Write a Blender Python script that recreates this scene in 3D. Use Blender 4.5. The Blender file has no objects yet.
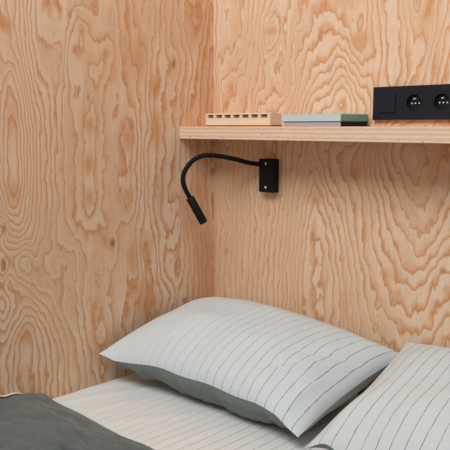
import bpy, bmesh, math, random
import numpy as np
from mathutils import Vector, Matrix, noise

# growth-ring heights of the two plywood sheets: (along the wall, height, ring)
GRAIN_LEFT = [(-0.668,0.896,0),(-0.669,0.813,0),(-0.669,0.753,0),(-0.67,0.966,1),(-0.68,0.896,1),(-0.687,0.802,1),(-0.683,0.73,1),(-0.668,0.712,1),(-0.656,0.752,1),(-0.654,0.848,1),(-0.658,0.931,1),(-0.672,1.03,2),(-0.69,0.965,2),(-0.7,0.849,2),(-0.702,0.755,2),(-0.692,0.697,2),(-0.667,0.685,2),(-0.646,0.727,2),(-0.642,0.824,2),(-0.645,0.943,2),(-0.657,1.017,2),(-0.678,1.064,3),(-0.653,1.054,3),(-0.637,1.002,3),(-0.626,0.895,3),(-0.628,0.775,3),(-0.637,0.697,3),(-0.716,0.942,3),(-0.727,0.757,3),(-0.646,1.196,4),(-0.648,1.162,4),(-0.649,1.128,4),(-0.678,1.17,3),(-0.681,1.114,3),(-0.677,1.139,2.4),(-0.631,1.198,5),(-0.631,1.129,5),(-0.622,1.037,5),(-0.607,0.943,5),(-0.606,0.847,5),(-0.611,0.725,5),(-0.615,1.2,6),(-0.616,1.131,6),(-0.606,1.038,6),(-0.588,0.944,6),(-0.587,0.847,6),(-0.592,0.723,6),(-0.599,1.202,7),(-0.603,1.12,7),(-0.593,1.039,7),(-0.566,0.944,7),(-0.564,0.846,7),(-0.567,0.696,7),(-0.572,1.088,7.6),(-0.545,1.061,7.6),(-0.524,1.091,7.6),(-0.532,1.03,7.6),(-0.565,1.04,7.6),(-0.529,1.177,8.2),(-0.537,1.151,8.2),(-0.551,1.15,8.2),(-0.557,1.174,8.2),(-0.549,1.199,8.2),(-0.535,1.201,8.2),(-0.543,1.175,7.6),(-0.572,1.205,8),(-0.577,1.146,8),(-0.514,1.2,8),(-0.511,1.14,8),(-0.544,0.944,8),(-0.544,0.846,8),(-0.544,0.695,8),(-0.527,1.018,8),(-0.506,1.105,9),(-0.493,1.147,9),(-0.463,1.177,9),(-0.434,1.148,9),(-0.407,1.12,9),(-0.511,1.043,9),(-0.518,0.945,9),(-0.516,0.82,9),(-0.515,0.679,9),(-0.479,1.131,9.6),(-0.463,1.16,9.6),(-0.446,1.134,9.6),(-0.465,1.108,10.2),(-0.461,1.13,10.2),(-0.491,0.945,9.5),(-0.493,0.819,9.5),(-0.495,0.664,9.5),(-0.473,1.033,9.5),(-0.457,1.084,9.5),(-0.455,1.051,10),(-0.427,1.073,10),(-0.395,1.088,10),(-0.402,1.062,10),(-0.437,1.022,10),(-0.447,0.925,10.6),(-0.447,0.9,10.6),(-0.456,0.823,10.6),(-0.457,0.787,10.6),(-0.459,0.735,10.6),(-0.457,0.7,10.6),(-0.452,0.861,9.9),(-0.458,0.761,9.9),(-0.458,0.674,9.9),(-0.446,0.951,9.9),(-0.469,0.895,9.8),(-0.472,0.805,9.8),(-0.478,0.715,9.8),(-0.426,0.895,9.8),(-0.432,0.804,9.8),(-0.434,0.712,9.8),(-0.42,0.997,9.8),(-0.405,0.972,9),(-0.408,0.842,9),(-0.41,0.683,9),(-0.387,1.024,9),(-0.369,1.229,9),(-0.368,1.128,9),(-0.361,1.026,9),(-0.343,1.232,8.6),(-0.343,1.104,8.6),(-0.342,1,8.6),(-0.365,0.894,8.6),(-0.365,0.761,8.6),(-0.364,0.652,8.6),(-0.324,1.235,8),(-0.319,1.132,8),(-0.308,1.054,8),(-0.296,0.962,8),(-0.307,1.237,7.4),(-0.302,1.16,7.4),(-0.287,1.082,7.4),(-0.278,1.016,7.4),(-0.28,0.921,7.4),(-0.279,0.812,7.4),(-0.285,0.645,7.4),(-0.289,0.474,7.4),(-0.29,1.239,6.9),(-0.285,1.174,6.9),(-0.269,1.118,6.9),(-0.247,1.178,6.9),(-0.238,1.245,6.9),(-0.277,1.24,6.4),(-0.268,1.176,6.4),(-0.252,1.243,6.4),(-0.26,1.03,6.9),(-0.248,0.922,6.9),(-0.26,0.839,6.4),(-0.259,0.699,6.4),(-0.228,1.246,6),(-0.223,1.14,6),(-0.239,1.045,6),(-0.247,0.963,6),(-0.207,1.249,5.6),(-0.201,1.169,5.6),(-0.209,1.128,5.6),(-0.221,1.059,5.6),(-0.236,0.99,5.6),(-0.234,0.908,5.6),(-0.224,0.849,5.6),(-0.189,1.251,5),(-0.187,1.116,5),(-0.196,1.005,5),(-0.208,0.922,5),(-0.202,0.837,5),(-0.215,0.753,5),(-0.217,0.638,5),(-0.17,1.253,4.4),(-0.168,1.145,4.4),(-0.17,1.006,4.4),(-0.179,0.894,4.4),(-0.158,1.085,5),(-0.158,1.074,5),(-0.148,1.256,4),(-0.146,1.147,4),(-0.144,1.007,4),(-0.149,0.894,4),(-0.169,0.779,4),(-0.167,0.648,4),(-0.129,1.258,3.2),(-0.119,1.149,3.2),(-0.105,1.037,3.2),(-0.122,0.893,3.2),(-0.127,0.777,3.2),(-0.125,0.63,3.2),(-0.103,1.261,2.4),(-0.092,1.193,2.4),(-0.072,1.136,2.4),(-0.048,1.197,2.4),(-0.032,1.27,2.4),(-0.083,1.264,3),(-0.072,1.209,3),(-0.056,1.267,3),(-0.089,1.009,2),(-0.098,0.864,2),(-0.096,0.717,2),(-0.073,1.067,2),(-0.045,1.098,1.2),(-0.054,0.952,1.2),(-0.063,0.834,1.2),(-0.059,0.684,1.2),(-0.02,1.214,1.2),(-0.02,1.07,0.4),(-0.025,0.893,0.4),(-0.026,0.682,0.4),(-0.309,0.867,9.1),(-0.314,0.84,9.1),(-0.326,0.83,9.1),(-0.338,0.841,9.1),(-0.342,0.868,9.1),(-0.337,0.894,9.1),(-0.325,0.905,9.1),(-0.313,0.894,9.1),(-0.325,0.873,9.7),(-0.315,0.717,9.1),(-0.323,0.696,9.1),(-0.336,0.697,9.1),(-0.343,0.719,9.1),(-0.335,0.74,9.1),(-0.322,0.739,9.1),(-0.329,0.718,9.6),(-0.678,0.677,3),(-0.665,0.666,3),(-0.696,0.671,4),(-0.692,0.644,4),(-0.664,0.631,4),(-0.642,0.644,4),(-0.629,0.689,4),(-0.706,0.629,5),(-0.675,0.615,5),(-0.637,0.623,5),(-0.614,0.663,5),(-0.692,0.596,6),(-0.665,0.597,6),(-0.633,0.598,6),(-0.597,0.649,6),(-0.634,0.573,7.2),(-0.641,0.561,7.2),(-0.655,0.563,7.2),(-0.661,0.577,7.2),(-0.654,0.589,7.2),(-0.64,0.587,7.2),(-0.628,0.587,6.6),(-0.582,0.622,6.6),(-0.668,0.545,6.6),(-0.701,0.665,8),(-0.706,0.568,8),(-0.695,0.475,6),(-0.701,0.459,6),(-0.714,0.454,6),(-0.726,0.464,6),(-0.731,0.482,6),(-0.725,0.498,6),(-0.712,0.503,6),(-0.699,0.494,6),(-0.713,0.479,6.6),(-0.676,0.472,5),(-0.684,0.447,5),(-0.703,0.434,5),(-0.726,0.439,5),(-0.743,0.458,5),(-0.748,0.485,5),(-0.74,0.509,5),(-0.722,0.522,5),(-0.7,0.519,5),(-0.682,0.499,5),(-0.655,0.463,4.2),(-0.668,0.425,4.2),(-0.698,0.407,4.2),(-0.733,0.414,4.2),(-0.76,0.444,4.2),(-0.768,0.484,4.2),(-0.756,0.52,4.2),(-0.727,0.539,4.2),(-0.692,0.534,4.2),(-0.664,0.505,4.2),(-0.577,0.583,7),(-0.562,0.53,7),(-0.593,0.547,7),(-0.546,0.488,7),(-0.52,0.557,7),(-0.609,0.511,7),(-0.547,0.618,8),(-0.496,0.533,8),(-0.492,0.479,8),(-0.503,0.6,8),(-0.458,0.549,9),(-0.437,0.511,9),(-0.461,0.474,9),(-0.422,0.481,9),(-0.456,0.621,9),(-0.44,0.511,9.5),(-0.656,0.374,1.6),(-0.659,0.303,1.6),(-0.659,0.238,1.6),(-0.681,0.244,2),(-0.676,0.358,2),(-0.666,0.397,2),(-0.652,0.406,2),(-0.639,0.386,2),(-0.633,0.335,2),(-0.634,0.231,2),(-0.697,0.248,3),(-0.691,0.374,3),(-0.673,0.418,3),(-0.651,0.432,3),(-0.627,0.404,3),(-0.611,0.317,3),(-0.612,0.224,3),(-0.721,0.255,4),(-0.712,0.379,4),(-0.683,0.431,4),(-0.644,0.453,4),(-0.612,0.416,4),(-0.587,0.338,4),(-0.586,0.217,4),(-0.66,0.472,5),(-0.627,0.476,5),(-0.589,0.422,5),(-0.564,0.332,5),(-0.562,0.211,5),(-0.621,0.487,6),(-0.577,0.454,6),(-0.545,0.355,6),(-0.544,0.219,6),(-0.554,0.431,6.8),(-0.521,0.35,6.8),(-0.516,0.212,6.8),(-0.518,0.425,7.6),(-0.49,0.329,7.6),(-0.488,0.218,7.6),(-0.481,0.423,8.4),(-0.466,0.31,8.4),(-0.462,0.225,8.4),(-0.436,0.442,9.1),(-0.436,0.331,9.1),(-0.426,0.23,9.1),(-0.386,0.586,9.2),(-0.383,0.596,9.2),(-0.388,0.517,8.6),(-0.388,0.406,8.6),(-0.387,0.292,8.6),(-0.356,0.596,8),(-0.357,0.428,8),(-0.356,0.314,8),(-0.298,0.541,7.9),(-0.305,0.508,7.9),(-0.32,0.496,7.9),(-0.335,0.512,7.9),(-0.34,0.547,7.9),(-0.333,0.58,7.9),(-0.318,0.592,7.9),(-0.304,0.576,7.9),(-0.32,0.53,8.6),(-0.294,0.394,6.6),(-0.288,0.517,6.6),(-0.283,0.574,6.6),(-0.265,0.603,6.6),(-0.243,0.583,6.6),(-0.23,0.518,6.6),(-0.228,0.405,6.6),(-0.266,0.569,6),(-0.264,0.485,6),(-0.261,0.411,6),(-0.228,0.622,5.2),(-0.203,0.567,5.2),(-0.184,0.55,5.2),(-0.157,0.573,5.2),(-0.14,0.625,5.2),(-0.205,0.652,4.6),(-0.187,0.589,4.6),(-0.163,0.648,4.6),(-0.222,0.537,5.2),(-0.212,0.486,5.2),(-0.185,0.449,5.2),(-0.163,0.418,5.2),(-0.207,0.544,4.4),(-0.196,0.513,4.4),(-0.173,0.48,4.4),(-0.142,0.506,4.4),(-0.149,0.543,4.4),(-0.18,0.538,4.4),(-0.177,0.513,3.8),(-0.122,0.539,4),(-0.126,0.464,4),(-0.151,0.422,4),(-0.159,0.363,4),(-0.154,0.495,5.2),(-0.154,0.483,5.2),(-0.105,0.568,3.2),(-0.102,0.445,3.2),(-0.111,0.354,3.2),(-0.081,0.55,2.4),(-0.078,0.379,2.4),(-0.052,0.562,1.4),(-0.049,0.374,1.4),(-0.023,0.527,0.4),(-0.023,0.369,0.4)]
GRAIN_BACK = [(0.005,1.273,0),(0.009,1.158,0),(0.009,1.012,0),(0.008,0.803,0),(0.008,0.588,0),(0.007,0.367,0),(0.022,1.271,1),(0.026,1.185,1),(0.034,1.098,1),(0.055,1.154,1),(0.076,1.237,1),(0.022,1.093,1.8),(0.039,1.046,1.8),(0.068,1.09,1.8),(0.108,1.122,1.8),(0.131,1.203,1.8),(0.026,0.997,2.6),(0.051,0.97,2.6),(0.092,1.038,2.6),(0.14,1.091,2.6),(0.151,1.201,2.6),(0.051,0.929,3.2),(0.108,0.994,3.2),(0.155,1.091,3.2),(0.17,1.213,3.2),(0.047,1.226,0.4),(0.156,0.95,4),(0.178,1.061,4),(0.192,1.224,4),(0.194,1.005,4.6),(0.208,1.087,4.6),(0.259,1.089,4.6),(0.207,1.163,5.6),(0.24,1.171,5.6),(0.272,1.184,5.6),(0.229,1.164,6.3),(0.214,1.208,4.8),(0.286,1.227,4.8),(0.201,1.046,5),(0.253,1.052,5),(0.281,1.077,5),(0.179,0.964,5.6),(0.231,0.999,5.6),(0.275,1.008,5.6),(0.195,0.927,6.2),(0.254,0.965,6.2),(0.29,0.981,6.2),(0.296,1.029,6.2),(0.288,1.082,6),(0.308,1.159,6),(0.32,1.235,6),(0.292,1.239,5.4),(0.287,1.135,5.4),(0.317,1.014,7),(0.336,1.105,7),(0.368,1.179,7),(0.386,1.227,7),(0.33,1.04,7.8),(0.369,1.103,7.8),(0.411,1.13,7.8),(0.436,1.152,7.8),(0.331,0.987,8),(0.357,1.047,8),(0.412,1.087,8),(0.446,1.122,8),(0.468,1.105,8),(0.496,1.069,8),(0.527,1.043,8),(0.332,0.948,9),(0.371,1.02,9),(0.423,1.048,9),(0.459,1.084,9),(0.478,1.065,9),(0.515,1.029,9),(0.552,0.993,9),(0.353,0.934,10),(0.392,0.986,10),(0.43,1.007,10),(0.463,1.046,10),(0.486,1.025,10),(0.511,0.989,10),(0.542,0.949,10),(0.38,0.926,11),(0.412,0.957,11),(0.444,0.971,11),(0.467,1.011,11),(0.487,0.98,11),(0.506,0.94,11),(0.432,0.926,12),(0.469,0.971,12),(0.488,0.93,12),(0.467,1.154,7.2),(0.489,1.128,7.2),(0.52,1.087,7.2),(0.536,1.129,7.2),(0.545,1.19,7.2),(0.494,1.147,6.5),(0.516,1.111,6.5),(0.529,1.158,6.5),(0.438,1.197,6.9),(0.472,1.183,6.9),(0.504,1.194,6.9),(0.556,1.207,8),(0.562,1.112,8),(0.568,1.016,8),(0.576,1.205,9),(0.587,1.134,9),(0.589,1.063,9),(0.589,1.001,9),(0.601,1.202,9.6),(0.607,1.109,9.6),(0.611,1.003,9.6),(0.62,1.199,9.4),(0.627,1.141,9.4),(0.63,1.014,9.4),(0.633,1.198,8.6),(0.644,1.128,8.6),(0.652,1.07,8.6),(0.649,1.001,8.6),(0.647,1.196,7.8),(0.662,1.149,7.8),(0.679,1.107,7.8),(0.693,1.146,7.8),(0.706,1.189,7.8),(0.662,1.194,7),(0.677,1.161,7),(0.688,1.191,7),(0.673,1,7.8),(0.686,1.057,7.8),(0.699,0.999,6.8),(0.712,1.055,6.8),(0.728,1.132,6.8),(0.733,1.186,6.8),(0.722,0.998,6),(0.732,1.054,6),(0.75,1.14,6),(0.747,0.997,5),(0.759,1.096,5),(0.03,0.848,0.8),(0.03,0.688,0.8),(0.03,0.525,0.8),(0.029,0.358,0.8),(0.06,0.849,1.6),(0.06,0.69,1.6),(0.06,0.529,1.6),(0.06,0.363,1.6),(0.089,0.849,2.4),(0.089,0.692,2.4),(0.09,0.532,2.4),(0.09,0.369,2.4),(0.117,0.835,3.2),(0.118,0.659,3.2),(0.115,0.508,3.2),(0.107,0.369,3.2),(0.146,0.691,4),(0.143,0.542,4),(0.136,0.389,4),(0.182,0.679,5),(0.175,0.546,5),(0.168,0.38,5),(0.212,0.696,6),(0.202,0.564,6),(0.196,0.4,6),(0.243,0.698,7),(0.233,0.596,7),(0.222,0.493,7),(0.22,0.389,7),(0.267,0.811,8),(0.269,0.7,8),(0.255,0.585,8),(0.249,0.468,8),(0.247,0.379,8),(0.299,0.853,9),(0.294,0.729,9),(0.281,0.602,9),(0.272,0.471,9),(0.269,0.377,9),(0.341,0.846,10),(0.315,0.731,10),(0.303,0.59,10),(0.294,0.475,10),(0.292,0.373,10),(0.392,0.821,11),(0.347,0.719,11),(0.328,0.593,11),(0.316,0.45,11),(0.314,0.374,11),(0.423,0.751,11),(0.464,0.675,11),(0.493,0.559,11),(0.51,0.388,11),(0.39,0.757,12),(0.355,0.665,12),(0.343,0.553,12),(0.339,0.39,12),(0.418,0.697,12),(0.449,0.62,12),(0.472,0.502,12),(0.478,0.381,12),(0.388,0.695,13),(0.366,0.597,13),(0.362,0.471,13),(0.409,0.643,13),(0.435,0.551,13),(0.445,0.416,13),(0.387,0.613,13.6),(0.398,0.541,13.6),(0.401,0.85,10),(0.446,0.765,10),(0.489,0.677,10),(0.518,0.562,10),(0.535,0.379,10),(0.45,0.851,9.4),(0.477,0.767,9.4),(0.487,0.852,9),(0.506,0.743,9),(0.528,0.616,9),(0.557,0.489,9),(0.601,0.406,9),(0.66,0.374,9),(0.533,0.853,8),(0.542,0.745,8),(0.564,0.62,8),(0.609,0.498,8),(0.656,0.46,8),(0.698,0.443,8),(0.741,0.495,8),(0.785,0.541,8),(0.532,0.693,8.6),(0.545,0.579,8.6),(0.581,0.467,8.6),(0.636,0.41,8.6),(0.701,0.393,8.6),(0.744,0.435,8.6),(0.788,0.489,8.6),(0.559,0.853,7),(0.572,0.747,7),(0.599,0.624,7),(0.636,0.548,7),(0.671,0.523,7),(0.704,0.509,7),(0.734,0.548,7),(0.782,0.602,7),(0.58,0.854,6),(0.594,0.761,6),(0.626,0.664,6),(0.673,0.595,6),(0.712,0.576,6),(0.746,0.621,6),(0.778,0.686,6),(0.6,0.854,5),(0.619,0.782,5),(0.653,0.703,5),(0.692,0.659,5),(0.722,0.635,5),(0.753,0.7,5),(0.771,0.782,5),(0.619,0.855,4.2),(0.638,0.788,4.2),(0.668,0.729,4.2),(0.695,0.719,4.2),(0.725,0.757,4.2),(0.747,0.827,4.2),(0.638,0.855,3.6),(0.654,0.805,3.6),(0.672,0.768,3.6),(0.697,0.788,3.6),(0.721,0.85,3.6),(0.663,0.855,3),(0.673,0.813,3),(0.684,0.856,3),(0.765,0.427,9.3),(0.79,0.451,9.3),(0.764,0.567,7.5),(0.769,0.574,7.5)]
# warm resin streaks and knots: (along, height, half-width, half-height, strength)
RESIN_LEFT = [(-0.674, 1.137, 0.0202, 0.0203, 0.9), (-0.666, 0.924, 0.0181, 0.0515, 0.6), (-0.669, 0.748, 0.0209, 0.0336, 0.7), (-0.447, 0.91, 0.0185, 0.023, 0.7), (-0.453, 0.805, 0.0186, 0.0233, 0.7), (-0.456, 0.719, 0.0186, 0.0262, 0.7), (-0.325, 0.873, 0.0203, 0.0377, 0.8), (-0.329, 0.715, 0.0171, 0.0247, 0.7), (-0.28, 1.088, 0.0241, 0.0585, 0.7), (-0.319, 1.132, 0.0133, 0.1302, 0.5), (-0.228, 1.015, 0.0216, 0.0355, 0.8), (-0.227, 0.899, 0.0218, 0.0611, 0.8), (-0.215, 0.719, 0.0185, 0.08, 0.5), (-0.319, 0.541, 0.0209, 0.0507, 0.75), (-0.266, 0.569, 0.0289, 0.0401, 0.6), (-0.276, 0.414, 0.0507, 0.0757, 0.75), (-0.655, 0.389, 0.0218, 0.0304, 0.6), (-0.367, 0.302, 0.0342, 0.0572, 0.5), (-0.072, 1.209, 0.0356, 0.0788, 0.6), (-0.032, 1.098, 0.0368, 0.3472, 0.45), (-0.059, 0.745, 0.0493, 0.1801, 0.55), (-0.044, 0.467, 0.0507, 0.1874, 0.55), (-0.12, 0.689, 0.0317, 0.0474, 0.5), (-0.464, 1.15, 0.0149, 0.0197, 0.5), (-0.101, 0.612, 0.0403, 0.0421, 0.4), (-0.449, 0.32, 0.0257, 0.0554, 0.4)]
SHALLOW_LEFT = [(-0.544, 1.078, 0.0508, 0.0722, 0.9), (-0.427, 1.058, 0.0495, 0.0404, 0.8), (-0.55, 0.536, 0.0996, 0.0881, 0.95), (-0.434, 0.518, 0.0577, 0.0705, 0.9), (-0.379, 0.842, 0.0326, 0.159, 0.6), (-0.359, 1.129, 0.0324, 0.1027, 0.7), (-0.496, 0.806, 0.0359, 0.1146, 0.5), (-0.416, 0.355, 0.0657, 0.067, 0.5)]
SHALLOW_BACK = [(0.147, 1.119, 0.1316, 0.1665, 0.9), (0.477, 0.996, 0.0921, 0.075, 0.35), (0.11, 0.568, 0.1236, 0.2719, 0.7), (0.33, 1.079, 0.0409, 0.1307, 0.5), (0.445, 0.416, 0.0789, 0.0549, 0.5), (0.561, 0.721, 0.0235, 0.151, 0.5)]
KNOTS_LEFT = [(-0.703, 0.575, 0.0052, 0.017, 0.7), (-0.699, 0.662, 0.0051, 0.012, 0.6), (-0.383, 0.591, 0.0073, 0.0109, 0.9), (-0.154, 0.492, 0.0071, 0.018, 0.6), (-0.158, 1.082, 0.006, 0.0139, 0.6), (-0.451, 0.979, 0.0043, 0.0101, 0.5)]
RESIN_BACK = [(0.519, 1.116, 0.0265, 0.0218, 0.7), (0.229, 1.164, 0.0292, 0.0107, 0.7), (0.425, 1.213, 0.0944, 0.0124, 0.5), (0.391, 0.717, 0.0301, 0.0242, 0.5), (0.511, 0.789, 0.0243, 0.0254, 0.6), (0.631, 0.99, 0.0163, 0.033, 0.6), (0.702, 1.167, 0.0177, 0.0311, 0.5), (0.728, 1.032, 0.01, 0.0359, 0.5), (0.678, 0.742, 0.024, 0.0215, 0.4), (0.748, 0.816, 0.04, 0.0598, 0.4), (0.639, 0.541, 0.0252, 0.02, 0.4), (0.493, 0.452, 0.0126, 0.0644, 0.4), (0.344, 0.311, 0.0499, 0.0404, 0.3), (0.008, 0.65, 0.011, 0.4944, 0.3)]
KNOTS_BACK = [(0.766, 0.572, 0.0055, 0.0095, 0.5)]


SC = bpy.context.scene
COL = SC.collection
R = math.radians
SHEET_Z = .220                 # top of the mattress
HZ = .905                      # eye height, the same as the top of the shelf

def lin(c):
    return tuple(((v/255)/12.92 if v/255 <= .04045 else ((v/255+.055)/1.055)**2.4) for v in c) + (1,)

# ------------------------------------------------------------------ materials
def new_mat(name):
    m = bpy.data.materials.new(name); m.use_nodes = True
    nt = m.node_tree; b = nt.nodes['Principled BSDF']
    return m, nt, b

class N:
    """small node-building helper"""
    def __init__(s, nt): s.nt = nt
    def node(s, t, **kw):
        n = s.nt.nodes.new(t)
        for k, v in kw.items(): setattr(n, k, v)
        return n
    def link(s, a, b): s.nt.links.new(a, b)
    def val(s, sock, v):
        if hasattr(v, 'node'): s.link(v, sock)
        else: sock.default_value = v
    def math(s, op, a, b=0., c=None, clamp=False):
        n = s.node('ShaderNodeMath', operation=op, use_clamp=clamp)
        s.val(n.inputs[0], a); s.val(n.inputs[1], b)
        if c is not None: s.val(n.inputs[2], c)
        return n.outputs[0]
    def noise(s, vec, scale, detail=2, rough=.5):
        n = s.node('ShaderNodeTexNoise'); n.inputs['Scale'].default_value = scale
        n.inputs['Detail'].default_value = detail; n.inputs['Roughness'].default_value = rough
        s.link(vec, n.inputs['Vector']); return n.outputs['Fac']
    def mapping(s, vec, scale):
        n = s.node('ShaderNodeMapping'); n.inputs['Scale'].default_value = scale
        s.link(vec, n.inputs['Vector']); return n.outputs[0]
    def obj(s): return s.node('ShaderNodeTexCoord').outputs['Object']
    def attr(s, name): return s.node('ShaderNodeAttribute', attribute_name=name).outputs['Fac']
    def ramp(s, fac, stops, interp='LINEAR'):
        n = s.node('ShaderNodeValToRGB'); e = n.color_ramp; e.interpolation = interp
        while len(e.elements) < len(stops): e.elements.new(.5)
        for el, (p, c) in zip(e.elements, stops): el.position = p; el.color = c
        s.link(fac, n.inputs[0]); return n.outputs[0]
    def mix(s, fac, a, b, mode='MIX'):
        n = s.node('ShaderNodeMix', data_type='RGBA', blend_type=mode)
        s.val(n.inputs[0], fac); s.val(n.inputs[6], a); s.val(n.inputs[7], b)
        return n.outputs[2]
    def bump(s, h, strength, dist, bsdf):
        n = s.node('ShaderNodeBump'); n.inputs['Strength'].default_value = strength
        n.inputs['Distance'].default_value = dist; s.link(h, n.inputs['Height'])
        s.link(n.outputs[0], bsdf.inputs['Normal'])

PALE, MID, ORANGE, DARK = (234,206,181), (225,186,153), (212,154,109), (194,136,96)
def plywood(name, seed, scale3, warm=0.):
    """rotary-cut pine: growth-ring contours of the mesh attribute 'grain'"""
    m, nt, b = new_mat(name); k = N(nt)
    o = k.obj(); g = k.attr('grain')
    off = k.node('ShaderNodeVectorMath', operation='ADD'); k.link(o, off.inputs[0]); off.inputs[1].default_value = (seed, seed*2, seed*3)
    p = off.outputs[0]
    w1 = k.noise(k.mapping(p, (9, 9, 3.2)), 1, 2)          # broad waviness
    w2 = k.noise(k.mapping(p, (42, 42, 19)), 1, 2, .55)    # small wobble
    h = k.math('ADD', k.math('MULTIPLY', g, 1.4), k.math('MULTIPLY', k.math('SUBTRACT', w1, .5), 1.9))
    h = k.math('ADD', h, k.math('MULTIPLY', k.math('SUBTRACT', w2, .5), 1.5))
    fr = k.math('FRACT', k.math('ADD', h, 100.))
    band = k.ramp(fr, [(0, lin(PALE)), (.40, lin(PALE)), (.58, lin(MID)), (.80, lin(ORANGE)), (.87, lin(DARK)), (.93, lin(MID)), (1, lin(PALE))])
    # where the knife ran shallow the rings thin out to faint lines
    faint = k.noise(k.mapping(p, (7, 7, 3)), 1, 2)
    faint = k.math('MULTIPLY', k.math('SUBTRACT', faint, .44, clamp=True), 4.5, clamp=True)
    faint = k.math('MAXIMUM', faint, k.attr('shallow'))
    fine = k.math('FRACT', k.math('ADD', k.math('MULTIPLY', h, 2.), 100.))
    fcol = k.ramp(fine, [(0, lin((226,194,163))), (.5, lin((226,194,163))), (.78, lin((208,164,124))), (1, lin((226,194,163)))])
    c = k.mix(k.math('MULTIPLY', faint, .8), band, fcol)
    f3 = k.math('FRACT', k.math('ADD', k.math('MULTIPLY', h, 3.), 100.))
    hair = k.ramp(f3, [(0, (0,0,0,1)), (.62, (0,0,0,1)), (.80, (1,1,1,1)), (.92, (0,0,0,1))])
    c = k.mix(k.math('MULTIPLY', hair, .13), c, lin((190,130,88)))
    # broad patches, paler or warmer
    bp = k.noise(k.mapping(p, (6, 6, 1.6)), 1, 2)
    warmf = k.math('MULTIPLY', k.math('SUBTRACT', bp, .40, clamp=True), 1.5, clamp=True)
    c = k.mix(k.math('ADD', k.math('MULTIPLY', warmf, .5), warm), c, lin((216,160,110)))
    c = k.mix(k.math('MULTIPLY', k.attr('resin'), .8, clamp=True), c, lin((206,140,86)))
    c = k.mix(k.math('MULTIPLY', k.attr('knot'), 1., clamp=True), c, lin((122,72,42)))
    fib = k.noise(k.mapping(p, scale3), 1, 3, .6)
    c = k.mix(k.math('MULTIPLY', k.math('SUBTRACT', fib, .42, clamp=True), .9, clamp=True), c, lin((196,150,112)))
    k.link(c, b.inputs['Base Color'])
    b.inputs['Roughness'].default_value = .62
    b.inputs['Specular IOR Level'].default_value = .25
    k.bump(k.math('ADD', fib, k.math('MULTIPLY', fr, .4)), .12, .002, b)
    return m

def ply_edge():
    m, nt, b = new_mat('plywood edge layers'); k = N(nt); o = k.obj()
    sx = k.node('ShaderNodeSeparateXYZ'); k.link(o, sx.inputs[0])
    wob = k.noise(k.mapping(o, (14, 14, 60)), 1, 2)
    z = k.math('ADD', sx.outputs[2], k.math('MULTIPLY', wob, .0022))
    fr = k.math('FRACT', k.math('ADD', k.math('MULTIPLY', z, 1/.0105), 50.15))
    a, d = lin((234,208,184)), lin((221,188,158))
    c = k.ramp(fr, [(0, a), (.46, a), (.54, d), (.90, d), (1, a)])
    st = k.noise(k.mapping(o, (30, 30, 700)), 1, 2, .6)
    c = k.mix(k.math('MULTIPLY', k.math('SUBTRACT', st, .45, clamp=True), 1.6, clamp=True), c, lin((196,146,112)))
    pit = k.noise(k.mapping(o, (70, 70, 330)), 1, 1)       # small voids in the plies
    c = k.mix(k.math('GREATER_THAN', pit, .735), c, lin((105,72,52)))
    k.link(c, b.inputs['Base Color']); b.inputs['Roughness'].default_value = .75
    b.inputs['Specular IOR Level'].default_value = .2
    return m

def solid_wood(name, col, dark):
    m, nt, b = new_mat(name); k = N(nt); o = k.obj()
    f = k.noise(k.mapping(o, (12, 160, 160)), 1, 3, .6)
    k.link(k.mix(f, lin(col), lin(dark)), b.inputs['Base Color']); b.inputs['Roughness'].default_value = .65
    return m

def plain(name, col, rough=.5, metal=0., spec=.4, tex=0., texscale=400):
    m, nt, b = new_mat(name); k = N(nt)
    f = k.noise(k.obj(), texscale, 2)
    dk = tuple(max(0, v*(1-tex)) for v in col)
    k.link(k.mix(f, lin(col), lin(dk)), b.inputs['Base Color'])
    b.inputs['Roughness'].default_value = rough; b.inputs['Metallic'].default_value = metal
    b.inputs['Specular IOR Level'].default_value = spec
    return m

def weave(k, b, strength=.25):
    o = k.obj()
    a = k.noise(k.mapping(o, (900, 900, 900)), 1, 1)
    f = k.noise(k.mapping(o, (16, 16, 16)), 1, 3, .55)
    k.bump(k.math('ADD', k.math('MULTIPLY', a, .12), k.math('MULTIPLY', f, 1.)), strength, .004, b)

def striped_cloth(name, pitch, width, base, line, weak=False, phase=0.):
    """printed cotton: thin, slightly uneven lines across the mesh attribute 'across' (metres)"""
    m, nt, b = new_mat(name); k = N(nt); o = k.obj()
    a = k.attr('across'); l = k.attr('along')
    cv = k.node('ShaderNodeCombineXYZ'); k.link(a, cv.inputs[0]); k.link(l, cv.inputs[1])
    wob = k.noise(k.mapping(cv.outputs[0], (28, 16, 1)), 1, 2)
    aa = k.math('ADD', a, k.math('MULTIPLY', k.math('SUBTRACT', wob, .5), .0045))
    fr = k.math('FRACT', k.math('ADD', k.math('MULTIPLY', aa, 1/pitch), 50.+phase))
    dist = k.math('MULTIPLY', k.math('ABSOLUTE', k.math('SUBTRACT', fr, .5)), pitch)
    ink = k.noise(k.mapping(cv.outputs[0], (60, 45, 1)), 1, 2, .65)
    wd = k.math('MULTIPLY', k.math('ADD', .45, ink), width)
    mask = k.math('SUBTRACT', 1., k.math('DIVIDE', dist, wd), clamp=True)
    mask = k.math('MULTIPLY', mask, 1.8, clamp=True)
    mask = k.math('MULTIPLY', mask, k.math('ADD', .30, k.math('MULTIPLY', ink, 1.15), clamp=True))
    if weak:                                              # lines fade out towards the low side of 'across'
        mask = k.math('MULTIPLY', mask, k.math('ADD', .10, k.math('MULTIPLY', a, 1.7), clamp=True))
    th = k.noise(k.mapping(o, (500, 500, 500)), 1, 1)
    c0 = k.mix(th, lin(base), lin(tuple(v*.955 for v in base)))
    k.link(k.mix(mask, c0, lin(line)), b.inputs['Base Color'])
    b.inputs['Roughness'].default_value = .9; b.inputs['Specular IOR Level'].default_value = .1
    b.inputs['Sheen Weight'].default_value = .15
    weave(k, b)
    return m

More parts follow.
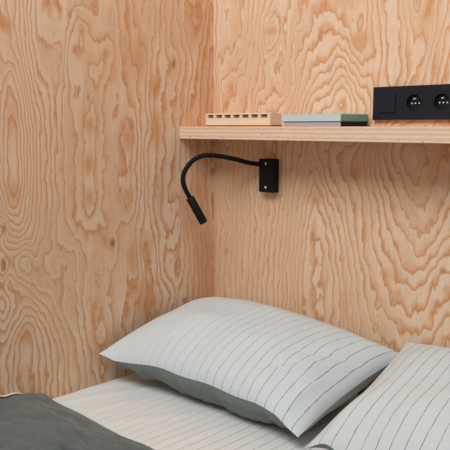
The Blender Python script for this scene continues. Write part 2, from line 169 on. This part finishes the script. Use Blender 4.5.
def cotton(name, base, var=.12, bump=.3, crease=0.):
    m, nt, b = new_mat(name); k = N(nt); o = k.obj()
    th = k.noise(k.mapping(o, (300, 300, 300)), 1, 2)
    br = k.noise(k.mapping(o, (9, 14, 9)), 1, 3)
    c = k.mix(th, lin(base), lin(tuple(v*.9 for v in base)))
    c = k.mix(k.math('MULTIPLY', br, var), c, lin(tuple(v*.7 for v in base)))
    k.link(c, b.inputs['Base Color'])
    b.inputs['Roughness'].default_value = .88; b.inputs['Specular IOR Level'].default_value = .12
    b.inputs['Sheen Weight'].default_value = .2
    if crease:                                             # soft rumples in the loose cover
        wv = k.noise(k.mapping(o, (13, 34, 13)), 1, 3, .5)
        k.bump(wv, crease, .03, b)
    else: weave(k, b, bump)
    return m

M = dict(
    left=plywood('pine plywood warm', 3.1, (170, 170, 9), .0),
    back=plywood('pine plywood pale', 7.7, (170, 170, 9), .0),
    edge=ply_edge(),
    block=solid_wood('pale beech', (240,220,196), (230,204,174)),
    veneer=solid_wood('pine face veneer', (226,178,134), (212,150,102)),
    block_dark=solid_wood('brown wood', (176,118,84), (140,88,60)),
    black=plain('black powder coat', (14,16,21), .6, 0, .22, .15),
    rubber=plain('black rubber sleeve', (13,15,19), .7, 0, .2, .2),
    screw=plain('bright zinc', (226,228,232), .4, .15, .5),
    anthracite=plain('anthracite plastic', (24,28,38), .6, 0, .25, .08),
    recess=plain('dark plastic well', (20,23,31), .6, 0, .2),
    mint=plain('pale mint cloth cover', (203,216,214), .8, 0, .2, .06, 900),
    greengage=plain('sage green edge', (130,174,160), .8, 0, .2, .1, 900),
    lilac=plain('pale grey cover', (178,171,178), .8, 0, .2, .06, 900),
    navy=plain('dark navy edge', (44,38,52), .8, 0, .2, .1, 900),
    darkline=plain('near black gap shade', (28,27,32), .8, 0, .2),
    case=striped_cloth('white pillow cotton with thin lines', .0283, .00085, (208,215,216), (60,60,64), True),
    case2=striped_cloth('white pillow cotton with dark lines', .0298, .00085, (208,213,212), (58,58,62), False, .3),
    sheet=striped_cloth('white sheet cotton with thin lines', .0285, .0009, (220,221,217), (84,84,86), True),
    grey=cotton('grey green cotton', (122,134,131), .2, .3, .45),
    duvet=cotton('charcoal grey cotton', (100,105,102), .35, .5, .75),
    white=cotton('plain white cotton', (216,216,211), .05),
    floor=plain('pale grey floor', (170,165,158), .6, 0, .3, .1, 20),
)

# ------------------------------------------------------------------ mesh helpers
def make(name, bm, mats, parent=None, smooth=False, recalc=True):
    me = bpy.data.meshes.new(name)
    if recalc: bmesh.ops.recalc_face_normals(bm, faces=bm.faces)
    bm.to_mesh(me); bm.free()
    for m in (mats if isinstance(mats, (list, tuple)) else [mats]): me.materials.append(m)
    if smooth:
        me.polygons.foreach_set('use_smooth', [True]*len(me.polygons))
    o = bpy.data.objects.new(name, me); COL.objects.link(o)
    if parent: o.parent = parent
    return o

def empty(name, loc, label, cat, group=None, rotz=0):
    o = bpy.data.objects.new(name, None); COL.objects.link(o)
    o.location = loc; o.rotation_euler = (0, 0, rotz); o.empty_display_size = .05
    return tag(o, label, cat, group)
def tag(o, label, cat, group=None):
    o['label'] = label; o['category'] = cat
    if group: o['group'] = group
    return o

def box(bm, x0, x1, y0, y1, z0, z1, bevel=0., seg=2):
    g = bmesh.ops.create_cube(bm, size=1.)
    vs = g['verts']
    for v in vs:
        v.co = Vector((x0+(v.co.x+.5)*(x1-x0), y0+(v.co.y+.5)*(y1-y0), z0+(v.co.z+.5)*(z1-z0)))
    if bevel:
        es = list({e for v in vs for e in v.link_edges})
        bmesh.ops.bevel(bm, geom=es, offset=bevel, segments=seg, affect='EDGES', profile=.5)

def cyl(bm, p0, p1, r0, r1=None, n=24, caps=True):
    r1 = r0 if r1 is None else r1
    p0, p1 = Vector(p0), Vector(p1); d = (p1-p0).normalized()
    q = d.to_track_quat('Z', 'Y')
    a = [bm.verts.new(p0+q@Vector((r0*math.cos(t), r0*math.sin(t), 0))) for t in (2*math.pi*i/n for i in range(n))]
    b = [bm.verts.new(p1+q@Vector((r1*math.cos(t), r1*math.sin(t), 0))) for t in (2*math.pi*i/n for i in range(n))]
    for i in range(n): bm.faces.new((a[i], a[(i+1) % n], b[(i+1) % n], b[i]))
    if caps: bm.faces.new(a[::-1]); bm.faces.new(b)
    return a, b

def tube(bm, pts, rad, n=16):
    """rotation-minimising tube; rad may be a list"""
    pts = [Vector(p) for p in pts]; rings = []
    t0 = (pts[1]-pts[0]).normalized(); u = t0.orthogonal().normalized()
    for i, p in enumerate(pts):
        t = (pts[min(i+1, len(pts)-1)]-pts[max(i-1, 0)]).normalized()
        u = (u - t*u.dot(t)).normalized(); w = t.cross(u)
        r = rad[i] if isinstance(rad, (list, tuple)) else rad
        rings.append([bm.verts.new(p+u*r*math.cos(2*math.pi*k/n)+w*r*math.sin(2*math.pi*k/n)) for k in range(n)])
    for a, b in zip(rings, rings[1:]):
        for k in range(n): bm.faces.new((a[k], a[(k+1) % n], b[(k+1) % n], b[k]))
    bm.faces.new(rings[0][::-1]); bm.faces.new(rings[-1])

def catmull(P, per=10):
    P = [Vector(p) for p in P]; P = [2*P[0]-P[1]]+P+[2*P[-1]-P[-2]]; out = []
    for i in range(1, len(P)-2):
        for j in range(per):
            t = j/per; a, b, c, d = P[i-1:i+3]
            out.append(.5*((2*b)+(c-a)*t+(2*a-5*b+4*c-d)*t*t+(-a+3*b-3*c+d)*t**3))
    out.append(P[-2]); return out

# ------------------------------------------------------------------ plywood walls
AN = .42                                                   # grain runs upright: squash the height
def grain_field(ctrl):
    c = np.array(ctrl, float); P = np.c_[c[:, 0], c[:, 1]*AN]; v = c[:, 2]
    n = len(P)
    def phi(r): return np.where(r > 1e-9, r*r*np.log(r+1e-12), 0.)
    d = np.linalg.norm(P[:, None]-P[None], axis=2)
    A = np.zeros((n+3, n+3)); A[:n, :n] = phi(d)+np.eye(n)*2e-4
    A[:n, n] = 1; A[:n, n+1:] = P; A[n, :n] = 1; A[n+1:, :n] = P.T
    w = np.linalg.solve(A, np.r_[v, 0, 0, 0])
    lo, hi = P.min(0), P.max(0)
    def f(Q):
        Q = np.c_[Q[:, 0], Q[:, 1]*AN]
        Qc = np.clip(Q, lo-.01, hi+.01)                    # beyond the known sheet carry its edge on
        out = np.empty(len(Q))
        for s in range(0, len(Q), 4000):
            q = Qc[s:s+4000]
            out[s:s+4000] = phi(np.linalg.norm(q[:, None]-P[None], axis=2))@w[:n]+w[n]+q@w[n+1:]
        e = Q-Qc
        return out+np.linalg.norm(e, axis=1)*9
    return f

def blobs(lst, A, Z):
    f = np.zeros_like(A)
    for (a, z, ra, rz, k) in lst:
        f = np.maximum(f, k*np.exp(-np.clip(((A-a)/ra)**2+((Z-z)/rz)**2, 0, 60)**1.5))
    return f
def grain_wall(name, axis, a0, a1, z0, z1, step, mat, ctrl, resin, knots, shallow, thick=.018):
    """a plywood sheet: fine front grid carrying 'grain', back and edges closed"""
    na, nz = int(round((a1-a0)/step)), int(round((z1-z0)/step))
    A = np.linspace(a0, a1, na+1); Z = np.linspace(z0, z1, nz+1)
    AA, ZZ = np.meshgrid(A, Z, indexing='ij')
    h = grain_field(ctrl)(np.c_[AA.ravel(), ZZ.ravel()])
    me = bpy.data.meshes.new(name)
    W = nz+1
    if axis == 'y': verts = [(0., a, z) for a, z in zip(AA.ravel(), ZZ.ravel())]
    else: verts = [(a, 0., z) for a, z in zip(AA.ravel(), ZZ.ravel())]
    faces = []
    for i in range(na):
        for j in range(nz):
            q = (i*W+j, (i+1)*W+j, (i+1)*W+j+1, i*W+j+1)
            faces.append(q)
    nb = len(verts)
    off = (-thick, 0, 0) if axis == 'y' else (0, thick, 0)
    cor = [0, na*W, na*W+nz, nz]
    for c in cor: verts.append(tuple(verts[c][k]+off[k] for k in range(3)))
    faces.append((nb+3, nb+2, nb+1, nb))
    faces.append(tuple([i*W for i in range(na+1)][::-1])+(nb, nb+1))
    faces.append(tuple(i*W+nz for i in range(na+1))+(nb+2, nb+3))
    faces.append(tuple(range(0, nz+1))+(nb+3, nb))
    faces.append(tuple(na*W+j for j in range(nz, -1, -1))+(nb+1, nb+2))
    me.from_pydata(verts, [], faces); me.update()
    at = me.attributes.new('grain', 'FLOAT', 'POINT')
    at.data.foreach_set('value', np.r_[h, h[cor]].astype(np.float32))
    for nm, lst in (('resin', resin), ('knot', knots), ('shallow', shallow)):
        v = blobs(lst, AA.ravel(), ZZ.ravel())
        me.attributes.new(nm, 'FLOAT', 'POINT').data.foreach_set('value', np.r_[v, v[cor]].astype(np.float32))
    bm = bmesh.new(); bm.from_mesh(me); bmesh.ops.recalc_face_normals(bm, faces=bm.faces); bm.to_mesh(me); bm.free()
    me.materials.append(mat)
    o = bpy.data.objects.new(name, me); COL.objects.link(o)
    o['kind'] = 'structure'
    return o

grain_wall('wall_left', 'y', -2.4, 0., 0., 2.2, .006, M['left'], GRAIN_LEFT, RESIN_LEFT, KNOTS_LEFT, SHALLOW_LEFT)
grain_wall('wall_back', 'x', 0., 2.4, 0., 2.2, .006, M['back'], GRAIN_BACK, RESIN_BACK, KNOTS_BACK, SHALLOW_BACK)
bm = bmesh.new(); box(bm, -.02, 2.4, -2.4, .02, -.04, 0.)
fl = make('floor', bm, M['floor']); fl['kind'] = 'structure'

# ------------------------------------------------------------------ shelf
bm = bmesh.new()
SD = .141; SX1 = 1.75
for z0, z1 in ((HZ-.0362, HZ-.0013),):
    box(bm, .0005, SX1, -SD, -.0005, z0, z1, .0008, 1)
for f in bm.faces:
    f.material_index = 0 if abs(f.normal.z) < .5 else 1        # raw edge / face veneer
shelf = make('shelf', bm, [M['edge'], M['veneer']])
tag(shelf, 'long plywood wall shelf with layered raw edge above the pillows', 'shelf')

SHELF_TOP = HZ-.0013
# ------------------------------------------------------------------ slotted wooden block
t = empty('slotted_block', (.214, -.102, SHELF_TOP), 'pale wooden block with seven dark slots standing at left end of shelf', 'wooden block')
L2 = .1205; FY = -.022; BY = .022; z0 = .0034; H = .0352
bm = bmesh.new(); box(bm, -L2+.003, L2+.004, FY+.001, BY, .0001, z0); make('base', bm, M['block_dark'], t)  # thin brown strip along the foot of the block
bm = bmesh.new()
box(bm, -L2, L2, FY, BY, z0, .0225, .0008, 1)
box(bm, -L2, L2, FY, BY, .0312, H, .0008, 1)
box(bm, -L2, L2, .004, BY, .0225, .0312)
xs = [-.1005+i*.0332 for i in range(7)]; hw = .0122
edges = [-L2]+sum([[x-hw, x+hw] for x in xs], [])+[L2]
for i in range(0, len(edges), 2): box(bm, edges[i], edges[i+1], FY+.0002, .004, .0225, .0312)
make('body', bm, M['block'], t)
for x in xs:
    bm = bmesh.new(); box(bm, x-hw+.0006, x+hw-.0006, FY+.006, .0039, .0227, .0290, .0005, 1)
    make('slot_insert', bm, M['block_dark'], t)

# ------------------------------------------------------------------ books
def book(name, x0, x1, y0, y1, z, h, cover, pages, label, board=.0016, top=None):
    t = empty(name, ((x0+x1)/2, (y0+y1)/2, z), label, 'book', 'books lying flat on the shelf')
    w, d = (x1-x0)/2, (y1-y0)/2
    bm = bmesh.new()                                       # cover: spine along the front, two boards
    pr = [(-d, 0), (d, 0), (d, board), (-d+.0025, board), (-d+.0025, h-board), (d, h-board), (d, h), (-d, h)]
    a = [bm.verts.new((-w, p[0], p[1])) for p in pr]; b = [bm.verts.new((w, p[0], p[1])) for p in pr]
    n = len(pr)
    for i in range(n): bm.faces.new((a[i], a[(i+1) % n], b[(i+1) % n], b[i]))
    bm.faces.new(a[::-1]); bm.faces.new(b)
    make('cover', bm, cover, t)
    bm = bmesh.new(); box(bm, -w+.001, w+.0004, -d+.0026, d-.001, board, h-board); make('page_block', bm, pages, t)['label'] = 'coloured page edges'
    return t
book('book', .382, .5545, -.124, -.012, SHELF_TOP, .0106, M['lilac'], M['navy'], 'thin grey book with a near black end, lying under the mint book', .0006)
book('book', .3765, .5555, -.1255, -.0105, SHELF_TOP+.0108+.0018, .0172, M['mint'], M['greengage'], 'pale mint book with a green end, lying on top of the grey book', .0009)
o = [x for x in SC.objects if x.name.startswith('book') and x.type == 'EMPTY'][0]
bm = bmesh.new(); box(bm, -.0878, .0885, -.0565, .0565, .01065, .01250); p = make('gap_shade', bm, M['darkline'], o); p['label'] = 'black top board'  # shadow in the gap between the books, put in as a black strip

# ------------------------------------------------------------------ switch and sockets
SZ0, SZ1 = HZ+.0145, HZ+.0935; ZC = (SZ0+SZ1)/2; SXL = .5685
t = empty('socket_panel', (SXL+.1115, 0, ZC), 'wide black wall panel with a switch and sockets above shelf', 'socket panel')
def lx(x): return x-(SXL+.1115)
HH = (SZ1-SZ0)/2; XC = [.0406, .1115, .1825]; S = .0225
bm = bmesh.new()                                           # frame with three square openings
xa = [0]; 
for c in XC: xa += [c-S-.0006, c+S+.0006]
xa.append(.223)
Y0, Y1 = -.0105, -.0004
for i in range(0, 8, 2): box(bm, xa[i]-.1115, xa[i+1]-.1115, Y0, Y1, -HH, HH)
for i in (1, 3, 5):
    box(bm, xa[i]-.1115, xa[i+1]-.1115, Y0, Y1, S+.0006, HH); box(bm, xa[i]-.1115, xa[i+1]-.1115, Y0, Y1, -HH, -S-.0006)
make('frame', bm, M['anthracite'], t)
bm = bmesh.new(); c = XC[0]-.1115
box(bm, c-S, c+S, -.0132, -.0006, -S, S, .0012, 2); make('rocker_switch', bm, M['anthracite'], t)
for c in (XC[1]-.1115, XC[2]-.1115):
    bm = bmesh.new(); n = 32; r = .0193; yf = -.0112; yb = -.0006       # square plate with a round well
    sq = []; ri = []; rb = []
    for i in range(n):
        a = 2*math.pi*i/n; m_ = max(abs(math.cos(a)), abs(math.sin(a)))
        sq.append(bm.verts.new((c+S*math.cos(a)/m_, yf, S*math.sin(a)/m_)))
        ri.append(bm.verts.new((c+r*math.cos(a), yf, r*math.sin(a))))
        rb.append(bm.verts.new((c+r*math.cos(a), -.0002+.0, r*math.sin(a))))
    for i in range(n):
        j = (i+1) % n
        bm.faces.new((sq[i], sq[j], ri[j], ri[i])); bm.faces.new((ri[i], ri[j], rb[j], rb[i]))
    so = make('socket', bm, M['anthracite'], t)
    bm = bmesh.new(); cyl(bm, (c, -.0012, 0), (c, -.0003, 0), r-.0003, n=32); make('socket_well', bm, M['recess'], so)
    bm = bmesh.new(); cyl(bm, (c, -.0006, .0092), (c, -.0098, .0092), .0021, .0016, 12); make('earth_pin', bm, M['screw'], so)
    for dx in (-.0095, .0095):
        bm = bmesh.new(); cyl(bm, (c+dx, -.0006, -.0012), (c+dx, -.0022, -.0012), .0017, n=12); make('contact', bm, M['screw'], so)
    bm = bmesh.new(); cyl(bm, (c, -.0006, -.0012), (c, -.0030, -.0012), .0017, n=12); make('screw', bm, M['screw'], so)

# ------------------------------------------------------------------ reading lamp
BX, BZ = .2345, HZ-.1378
t = empty('reading_lamp', (BX, 0, BZ), 'black gooseneck reading lamp on a wall plate below the shelf', 'lamp')
bm = bmesh.new(); box(bm, -.0275, .0275, -.027, 0., -.047, .047, .004, 3)
make('wall_plate', bm, M['black'], t, True)
for z in (.034, -.0325):
    bm = bmesh.new(); cyl(bm, (.0, -.0265, z), (.0, -.0280, z),  .0036, .0031, 14); make('screw', bm, M['screw'], t)
ARM = [(0.225, -0.0135, 0.7941), (0.206, -0.0145, 0.7966000000000001), (0.1872, -0.0491, 0.803), (0.1728, -0.0726, 0.8106), (0.157, -0.0985, 0.8176), (0.1401, -0.1261, 0.8229), (0.1272, -0.1472, 0.8246), (0.1169, -0.1641, 0.822), (0.1065, -0.181, 0.8126), (0.0981, -0.1947, 0.7968), (0.0922, -0.2044, 0.778), (0.0902, -0.2077, 0.7573), (0.0936, -0.2021, 0.7323), (0.1003, -0.1912, 0.708), (0.1015, -0.1893, 0.7041)]
HEAD0, HEAD1 = (0.1003, -0.1912, 0.7075), (0.1206, -0.158, 0.6367)
path = catmull([Vector(p)-Vector((BX, 0, BZ)) for p in ARM], 8)
bm = bmesh.new(); tube(bm, path, .0066, 16); make('gooseneck', bm, M['rubber'], t, True)
h0 = Vector(HEAD0)-Vector((BX, 0, BZ)); h1 = Vector(HEAD1)-Vector((BX, 0, BZ)); d = (h1-h0).normalized()
bm = bmesh.new(); tube(bm, [h0-d*.001, h0, h0+d*.0015, h1-d*.0015, h1], [.0085, .0105, .0118, .0118, .0112], 28)
hd = make('lamp_head', bm, M['black'], t, True)
for p in hd.data.polygons: p.use_smooth = len(p.vertices) == 4
bm = bmesh.new(); cyl(bm, h1-d*.0005, h1+d*.0006, .0085, n=24); make('lens', bm, M['recess'], hd)

# ------------------------------------------------------------------ mattress with its sheet
BW, BL = 1.40, 2.05
def wave(x, y, z, s): return noise.noise(Vector((x*s, y*s, z)))
t = empty('mattress', (BW/2, -BL/2, 0), 'bed mattress in a white sheet with thin dark lines', 'mattress')
bm = bmesh.new(); box(bm, -BW/2+.006, BW/2-.006, -BL/2+.006, BL/2-.006, .0, SHEET_Z-.006, .03, 4)
make('mattress_core', bm, M['white'], t, True)
nx, ny = 170, 240
bm = bmesh.new(); g = []
ac = bm.verts.layers.float.new('across'); al = bm.verts.layers.float.new('along')
def sheet_z(x, y):
    z = .0012*wave(x, y, 1.3, 7)
    # soft creases running off the wall side
    for (cx, cy, ang, ln, wd, hh) in ((.10, -.50, 1.25, .16, .012, .0042), (.17, -.52, 1.35, .10, .010, .003), (.30, -.50, 1.0, .14, .014, .003), (.45, -.47, 1.2, .12, .012, .0025), (.06, -.43, 1.1, .09, .010, .003)):
        dx, dy = x-cx, y-cy; u = dx*math.cos(ang)+dy*math.sin(ang); v = -dx*math.sin(ang)+dy*math.cos(ang)
        z += hh*math.exp(-(u/ln)**2-(v/wd)**2)
    return z
for i in range(nx+1):
    row = []
    for j in range(ny+1):
        x = .003+(BW-.006)*i/nx; y = -.003-(BL-.006)*j/ny
        e = min(x-.003, BW-.003-x, -.003-y, BL-.003+y)
        dz = -.018*max(0, 1-e/.03)**2
        v = bm.verts.new((x-BW/2, y+BL/2, SHEET_Z+sheet_z(x, y)+dz-.001)); v[ac] = x+.012*wave(x, y, 4, 2.2); v[al] = y; row.append(v)
    g.append(row)
for i in range(nx):
    for j in range(ny): bm.faces.new((g[i][j], g[i][j+1], g[i+1][j+1], g[i+1][j]))
rim = [g[i][0] for i in range(nx+1)]+[g[nx][j] for j in range(1, ny+1)]+[g[i][ny] for i in range(nx-1, -1, -1)]+[g[0][j] for j in range(ny-1, 0, -1)]
low = []
for v in rim:
    w = bm.verts.new((v.co.x, v.co.y, .05)); w[ac] = v[ac]; w[al] = v[al]; low.append(w)
for i in range(len(rim)):
    j = (i+1) % len(rim); bm.faces.new((rim[i], rim[j], low[j], low[i]))
make('fitted_sheet', bm, M['sheet'], t, True)

# ------------------------------------------------------------------ pillows
def pillow(label, FL, FR, RL, RR, Tt, Tb, case, sag, seed, across0, wrinkles, back_white):
    FL, FR, RL, RR = map(Vector, (FL, FR, RL, RR))
    root = (FL+FR+RL+RR)/4; root.z = SHEET_Z
    t = empty('pillow', root, label, 'pillow', 'pillows at the head of the bed')
    nu, nv = 96, 72
    def seam(u, v):
        p = (FL*(1-u)+FR*u)*(1-v)+(RL*(1-u)+RR*u)*v
        # edges drawn in between the pointed corners
        p.y += .022*math.sin(math.pi*u)*(1-v)**2 - .012*math.sin(math.pi*u)*v*v
        p.x += .016*math.sin(math.pi*v)*((1-u)**3-u**3)
        p += sag(u, v)
        return p
    def prof(u, v):
        a = 1-abs(2*u-1)**2.6; b = 1-abs(2*v-1)**2.4
        return max(a, 0)**.62*max(b, 0)**.62
    def surf(u, v, side):
        p = seam(u, v); k = prof(u, v)
        if side > 0:
            z = p.z+Tt*k
            n_ = noise.noise(Vector((u*3+seed, v*3, 0)))*.010+noise.noise(Vector((u*9+seed, v*5, 2)))*.0035
            z += n_*min(1, k*2.5)
            for (cu, cv, ang, lu, wv, hh) in wrinkles:
                du, dv = u-cu, v-cv; s = du*math.cos(ang)+dv*math.sin(ang); r = -du*math.sin(ang)+dv*math.cos(ang)
                z += hh*math.exp(-(s/lu)**2-(r/wv)**2)*min(1, k*3)
            return Vector((p.x, p.y, max(z, SHEET_Z+.005)))
        z = p.z-Tb*k
        z += noise.noise(Vector((u*20+seed, v*2, 5)))*.016*min(1, k*3)
        return Vector((p.x, p.y, max(z, SHEET_Z+.0035)))
    def shell(side, us, keep, name, mat):
        bm = bmesh.new(); ac = bm.verts.layers.float.new('across'); al = bm.verts.layers.float.new('along')
        grid = {}
        def vert(i, j, sd):
            key = (i, j, sd)
            if i in (0, nu) or j in (0, nv): key = (i, j, 0)
            if key not in grid:
                uu = .5-.5*math.cos(math.pi*i/nu); uu = .5*uu+.5*i/nu
                vv = .5-.5*math.cos(math.pi*j/nv); vv = .5*vv+.5*j/nv
                c = surf(uu, vv, sd)
                w = bm.verts.new(c-root); W = (FR-FL).length
                w[ac] = uu*W*1.06+across0 + (0 if sd > 0 else (1-uu)*.3*0); w[al] = vv*.5
                grid[key] = w
            return grid[key]
        for sd in (1, -1):
            for i in range(nu):
                for j in range(nv):
                    if not keep(i, j, sd): continue
                    q = [vert(i, j, sd), vert(i+1, j, sd), vert(i+1, j+1, sd), vert(i, j+1, sd)]
                    if sd < 0: q.reverse()
                    bm.faces.new(q)
        for e in bm.edges:                                 # the seam stays a crisp line
            if e.is_boundary: e.smooth = False
        for (key, w) in grid.items():
            if key[2] == 0:
                for e in w.link_edges:
                    o_ = e.other_vert(w)
                    if o_ in rimset(grid): e.smooth = False
        return make(name, bm, mat, t, True)
    cache = {}
    def rimset(grid):
        if id(grid) not in cache: cache[id(grid)] = {w for k_, w in grid.items() if k_[2] == 0}
        return cache[id(grid)]
    cut = int(nu*(1-back_white))
    shell(0, None, lambda i, j, sd: sd > 0 or i >= cut, 'pillowcase_front', case)
    b = shell(0, None, lambda i, j, sd: sd < 0 and i < cut, 'pillowcase_back', M['grey'])
    b['label'] = 'grey green underside'
    return t
Z = HZ
SEAM = ((0, 0), (.08, -.007), (.2, .006), (.35, .019), (.6, .025), (.8, .028), (.9, .024), (1, 0))
def sag1(u, v):
    w = (1-v)**2
    sm = float(np.interp(u, [q[0] for q in SEAM], [q[1] for q in SEAM]))
    return Vector((0, 0, sm*w+.027*(1-u)**4*math.sin(math.pi*v)+(.0015*math.sin(u*9.)+.002*math.sin(u*23+1))*w*min(1, u*6, (1-u)*6) + .006*math.sin(math.pi*u)*v))
pillow('striped white pillow with grey underside propped in the wall corner',
    (.022, -.452, Z-.603), (.664, -.402, Z-.648), (.030, -.022, Z-.532), (.686, -.022, Z-.552),
    .083, .117, M['case'], sag1, 1.7, 0.,
    [(.86, .32, 1.2, .20, .018, .008), (.90, .55, 1.0, .16, .016, -.006), (.80, .25, .9, .14, .02, -.005), (.93, .18, 1.5, .16, .012, .006)], .10)
def sag2(u, v):
    w = (1-v)**2
    return Vector((0, 0, .026*math.exp(-((u-.08)/.06)**2)*w))
pillow('striped white pillow under the socket panel, cut off at the right',
    (.700, -.425, Z-.655), (1.33, -.43, Z-.655), (.692, -.022, Z-.517), (1.34, -.022, Z-.530),
    .085, .12, M['case2'], sag2, 6.1, .0,
    [(.15, .5, 1.4, .2, .02, .004), (.3, .3, 1.2, .2, .03, .004)], .0)

# ------------------------------------------------------------------ duvet
t = empty('duvet', (.75, -1.25, SHEET_Z), 'dark grey duvet spread over the foot side of the bed', 'duvet')
x0, x1 = .004, 1.40; ye, yf = -.632, -2.0
nx, ny = 130, 150
def duv_top(x, y):
    s = ye-y                                               # distance in from the head-side edge
    e_ = min(1, max(0, x/.42)); puff = (.016+.034*e_*e_*(3-2*e_))*(1-math.exp(-s/.05))
    z = puff + .016*math.exp(-((s-.20)/.13)**2)*.4*math.exp(-((x-.25)/.25)**2)
    e2 = .3+.7*e_
    z += .014*noise.noise(Vector((x*4.0+2, y*6, .5)))*min(1, s*8)*e2
    # creases running across the cover, sharp along their crests
    wx = x+.05*noise.noise(Vector((x*6, y*6, 9)))
    q = y*1.0-wx*.10
    rd = 1-abs(noise.noise(Vector((q*15, (wx+y*.3)*4, 1.5))))*2.2
    z += .034*max(rd, -.2)*min(1, max(0, s-.02)*7)*e2
    rd = 1-abs(noise.noise(Vector((q*24+wx*9, wx*11-y*4, 4.2))))*2.2
    z += .020*max(rd, -.2)*min(1, max(0, s-.03)*7)*e2
    return z
bm = bmesh.new(); G = []
def edge_y(x): return .010*noise.noise(Vector((x*5, 7.7, 0)))+ (.012*math.exp(-((x-.02)/.05)**2))
for i in range(nx+1):
    row = []
    for j in range(ny+1):
        x = x0+.012+(x1-x0-.012)*i/nx; f = (j/ny)**1.7; y = ye+(yf-ye)*f
        ey = edge_y(x)*max(0, 1-(ye-y)/.3)
        row.append(bm.verts.new((x-.75, y+ey+1.25, .016+duv_top(x, y))))
    G.append(row)
for i in range(nx):
    for j in range(ny): bm.faces.new((G[i][j], G[i][j+1], G[i+1][j+1], G[i+1][j]))
for row in (G[0], G[nx], [g_[0] for g_ in G], [g_[ny] for g_ in G]):
    lo = [bm.verts.new((v.co.x, v.co.y, .012)) for v in row]
    for i in range(len(row)-1): bm.faces.new((row[i], row[i+1], lo[i+1], lo[i]))
bmesh.ops.remove_doubles(bm, verts=bm.verts, dist=.0001)
make('duvet_top', bm, M['duvet'], t, True)
bm = bmesh.new(); G = []                                   # pale underside, turned up along the wall
prof = [(1.40, .003), (.7, .003), (.2, .003), (.03, .004), (.012, .012), (.006, .018), (.004, 1.), (.008, 1.06), (.014, 1.)]
ny2 = 60
for j in range(ny2+1):
    f = (j/ny2)**1.5; y = ye-.004+(yf-ye)*f; row = []
    for (px, pz) in prof:
        s = ye-y; up = duv_top(.02, y)+.016+.007*min(1, s/.2); up *= min(1, .15+s/.075)
        z = pz*min(1, .2+s/.075) if pz < .1 else up*pz
        row.append(bm.verts.new((px-.75, y+edge_y(px)*max(0, 1-s/.3)+1.25, max(z, .0025))))
    G.append(row)
for j in range(ny2):
    for i in range(len(prof)-1): bm.faces.new((G[j][i], G[j][i+1], G[j+1][i+1], G[j+1][i]))
u = make('duvet_underside', bm, M['white'], t, True, False); u['label'] = 'white underside turned up along the wall'

# ------------------------------------------------------------------ camera
cam = bpy.data.objects.new('camera', bpy.data.cameras.new('camera')); COL.objects.link(cam)
cam.location = (1.555, -1.513, HZ)
cam.rotation_euler = (R(90)-math.atan(99/710), 0, R(44.9))
cam.data.sensor_width = 36; cam.data.lens = 36*710/450; cam.data.clip_start = .02
SC.camera = cam

# ------------------------------------------------------------------ daylight
def area(name, loc, target, sx, sy, power, col):
    l = bpy.data.lights.new(name, 'AREA'); l.shape = 'RECTANGLE'; l.size = sx; l.size_y = sy; l.energy = power; l.color = col
    o = bpy.data.objects.new(name, l); COL.objects.link(o); o.location = loc
    o.rotation_euler = (Vector(target)-Vector(loc)).to_track_quat('-Z', 'Y').to_euler(); return o
area('window_daylight', (.95, -2.0, 2.8), (.45, -.25, .5), 1.8, 1.2, 68, (.93, .975, 1.))
w = bpy.data.worlds.new('room_light'); SC.world = w; w.use_nodes = True
bg = w.node_tree.nodes['Background']; bg.inputs[0].default_value = (1., .95, .90, 1); bg.inputs[1].default_value = .34
SC.view_settings.view_transform = 'Standard'; SC.view_settings.look = 'None'
SC.view_settings.exposure = -.09; SC.view_settings.gamma = 1.; SC.view_settings.use_curve_mapping = False
